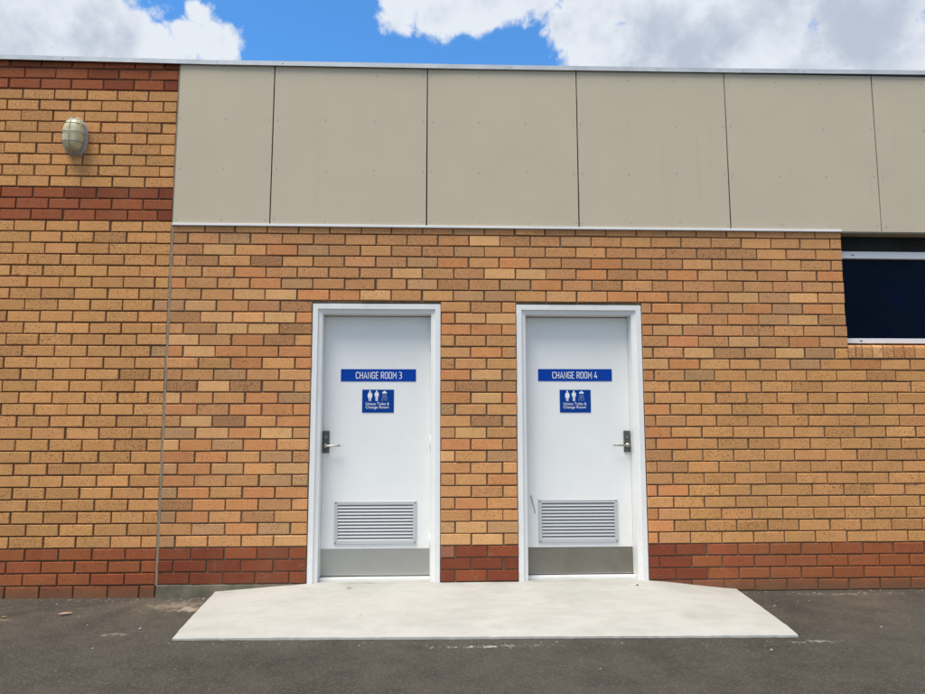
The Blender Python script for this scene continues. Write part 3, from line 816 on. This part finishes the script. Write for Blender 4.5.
pebble((.222, -.80, -.003), .008, PEB, 'pale stone chip left of the ramp corner', 'stone chip', 'stone_chip', G1)
pebble((.115, -1.17, -.004), .006, PEB, 'pale stone chip on the asphalt nearest the bottom left', 'stone chip', 'stone_chip', G1)
pebble((4.76, -.96, -.004), .007, PEB, 'pale stone chip on the asphalt far right of the ramp', 'stone chip', 'stone_chip', G1)
pebble((3.875, -1.36, -.004), .008, PEB, 'pale stone chip in front of the ramp near its right corner', 'stone chip', 'stone_chip', G1)
pebble((2.86, -1.62, -.004), .005, PEB, 'pale stone chip on the asphalt in front of the middle of the ramp', 'stone chip', 'stone_chip', G1)
pebble((3.49, -.13, .073), .009, DIRT, 'dark crumb on the concrete below the right door', 'crumb', 'dirt_crumb', None)

# loose grit swept against the foot of the wall
gr = MB(); rnd = random.Random(21)
def chip(x, y, z, r):
    a = rnd.random()*6; n = rnd.choice((4, 5, 6)); ring = [(x+r*rnd.uniform(.6, 1.2)*math.cos(a+2*PI*i/n), y+r*rnd.uniform(.6, 1.2)*math.sin(a+2*PI*i/n), z) for i in range(n)]
    gr.add(ring+[(x, y, z+r*rnd.uniform(.5, .9))], [(i, (i+1) % n, n) for i in range(n)])
for i in range(620):
    x = rnd.choice((rnd.uniform(-2.2, .45), rnd.uniform(-.6, .46), rnd.uniform(4.3, 7), rnd.uniform(-5, 9)))
    if .42 < x < 4.28: continue
    y = -.022-abs(rnd.gauss(0, .06))
    if rnd.random() < .25: y = -.02-abs(rnd.gauss(0, .30))
    gr.mi = rnd.choice((0, 0, 1, 1, 2)); chip(x, y, gz(x, y)-.001, abs(rnd.gauss(.0035, .0022))+.0015)
for i in range(160):
    x = rnd.uniform(.3, 4.3); y = -1.05-.035*(x-.5)-.02-abs(rnd.gauss(0, .04))
    gr.mi = rnd.choice((0, 0, 1)); chip(x, y, gz(x, y)-.001, abs(rnd.gauss(.003, .0015))+.001)
GRITP = m_plain('pale grit', (.22, .19, .145), (.34, .30, .24)); GRITB = m_plain('brown grit', (.12, .09, .06), (.2, .16, .11))
tag(gr.build('wall_grit', [GRITP, GRITB, DIRT]), 'loose pale and brown grit along the foot of the wall and slab edge', 'grit', None, 'stuff')

# ------------------------------------------------------------------ sky and light
SUN_EL, SUN_AZ = 66, 224      # azimuth clockwise from +Y
w = bpy.data.worlds.new('World'); S.world = w; w.use_nodes = True
t = NT(w.node_tree); bg = w.node_tree.nodes['Background']
sky = t.node('ShaderNodeTexSky', sky_type='NISHITA', sun_disc=False, sun_elevation=rad(SUN_EL), sun_rotation=rad(SUN_AZ), air_density=1.0, dust_density=.4, ozone_density=2.0)
STR = .10; EXPO = .68
d = t.node('ShaderNodeTexCoord').outputs['Generated']
wn = t.noise(d, 7, 3, .6, out=1)
wv = t.vmath('SCALE', t.vmath('SUBTRACT', wn, (.5, .5, .5)).outputs[0], None, .03).outputs[0]
dw = t.vmath('ADD', d, wv).outputs[0]
blobs = [(10, 45, 95), (72, -14, 90), (85, 52, 75), (134, 44, 54), (168, 58, 34), (200, 16, 19), (190, 42, 30), (214, 48, 34), (-80, 20, 120),
         (402, 2, 38), (440, 10, 42), (484, 6, 44), (520, -25, 48), (600, -10, 74), (592, 42, 50), (660, 30, 88), (760, 25, 100), (870, 25, 110), (980, 30, 120), (480, -70, 80), (1100, 0, 140), (532, -8, 44), (560, 30, 34), (500, -10, 50), (700, 70, 70), (800, 80, 80), (900, 80, 80), (640, 75, 45)]
field = None
for px, py, r in blobs:
    c = vec(px-462.5, py-347, 1); ln_ = c.length; c = c.normalized(); rr = r/F_PX/ln_
    dist = t.vmath('DISTANCE', dw, tuple(c)).outputs['Value']
    v = t.math('SUBTRACT', 1.0, t.math('DIVIDE', dist, rr))
    v = t.math('MULTIPLY', v, min(1.0, .35+r/60))
    field = v if field is None else t.math('MAXIMUM', field, v)
# unseen broken cloud behind and above the viewer, its cover set to whiten the light
rest = t.math('MULTIPLY', t.math('SUBTRACT', t.noise(d, 2.6, 5, .6), .40), 5.0)
yz = t.sep(d)
rest = t.math('SUBTRACT', rest, t.ramp(yz[1], .35, .60, 0, 6))
field = t.math('MAXIMUM', field, rest)
n1 = t.noise(dw, 15, 10, .64); n2 = t.noise(dw, 46, 7, .66)
vo = t.node('ShaderNodeTexVoronoi', feature='SMOOTH_F1'); vo.inputs['Scale'].default_value = 34; vo.inputs['Smoothness'].default_value = .35; vo.inputs['Detail'].default_value = 3; vo.inputs['Roughness'].default_value = .6; t.l.new(dw, vo.inputs['Vector'])
pf = t.math('SUBTRACT', .42, vo.outputs['Distance'])
dens = t.math('ADD', field, t.math('MULTIPLY', t.math('SUBTRACT', n1, .5), .95))
dens = t.math('ADD', dens, t.math('MULTIPLY', pf, .30))
dens = t.math('ADD', dens, t.math('MULTIPLY', t.math('SUBTRACT', n2, .5), .34))
mask = t.ramp(dens, -.05, .28)
# lit and shaded masses of the cloud itself
sh = t.noise(dw, 12, 5, .52)
lowc = vec(820-462.5, 60-347, 1).normalized()
grey = t.ramp(t.vmath('DISTANCE', d, tuple(lowc)).outputs['Value'], .05, .36, .36, 0)
thick = t.ramp(dens, .05, .8, -.30, .08)
val = t.math('ADD', t.math('MULTIPLY', t.math('SUBTRACT', sh, .5), 2.3), t.math('MULTIPLY', t.math('SUBTRACT', n2, .5), .50))
val = t.math('SUBTRACT', t.math('ADD', val, .50), t.math('ADD', grey, thick))
lit = t.ramp(val, -.12, .85)
ccol = t.mix(lit, (.50, .56, .675), (.80, .85, .92))
ccol = t.vmath('SCALE', ccol, None, 2**-EXPO/STR).outputs[0]
skc = t.mix(1.0, sky.outputs[0], (.55, 1.10, 1.50), 'MULTIPLY')
t.l.new(t.mix(mask, skc, ccol), bg.inputs['Color']); bg.inputs['Strength'].default_value = STR
w.cycles.sampling_method = 'MANUAL'; w.cycles.sample_map_resolution = 256

sd = bpy.data.lights.new('sun', 'SUN'); so_ = bpy.data.objects.new('sun', sd); link(so_)
sd.energy = 2.6; sd.angle = rad(32); sd.color = (1, .93, .82)
el, az = rad(SUN_EL), rad(SUN_AZ)
dirv = Vector((math.sin(az)*math.cos(el), math.cos(az)*math.cos(el), math.sin(el)))
so_.rotation_euler = dirv.to_track_quat('Z', 'Y').to_euler(); so_.location = (0, -6, 12)

S.render.engine = 'CYCLES'
S.render.resolution_x, S.render.resolution_y = 1024, 768
vs = S.view_settings; vs.view_transform = 'Standard'; vs.look = 'None'; vs.exposure = EXPO; vs.gamma = 1; vs.use_curve_mapping = False
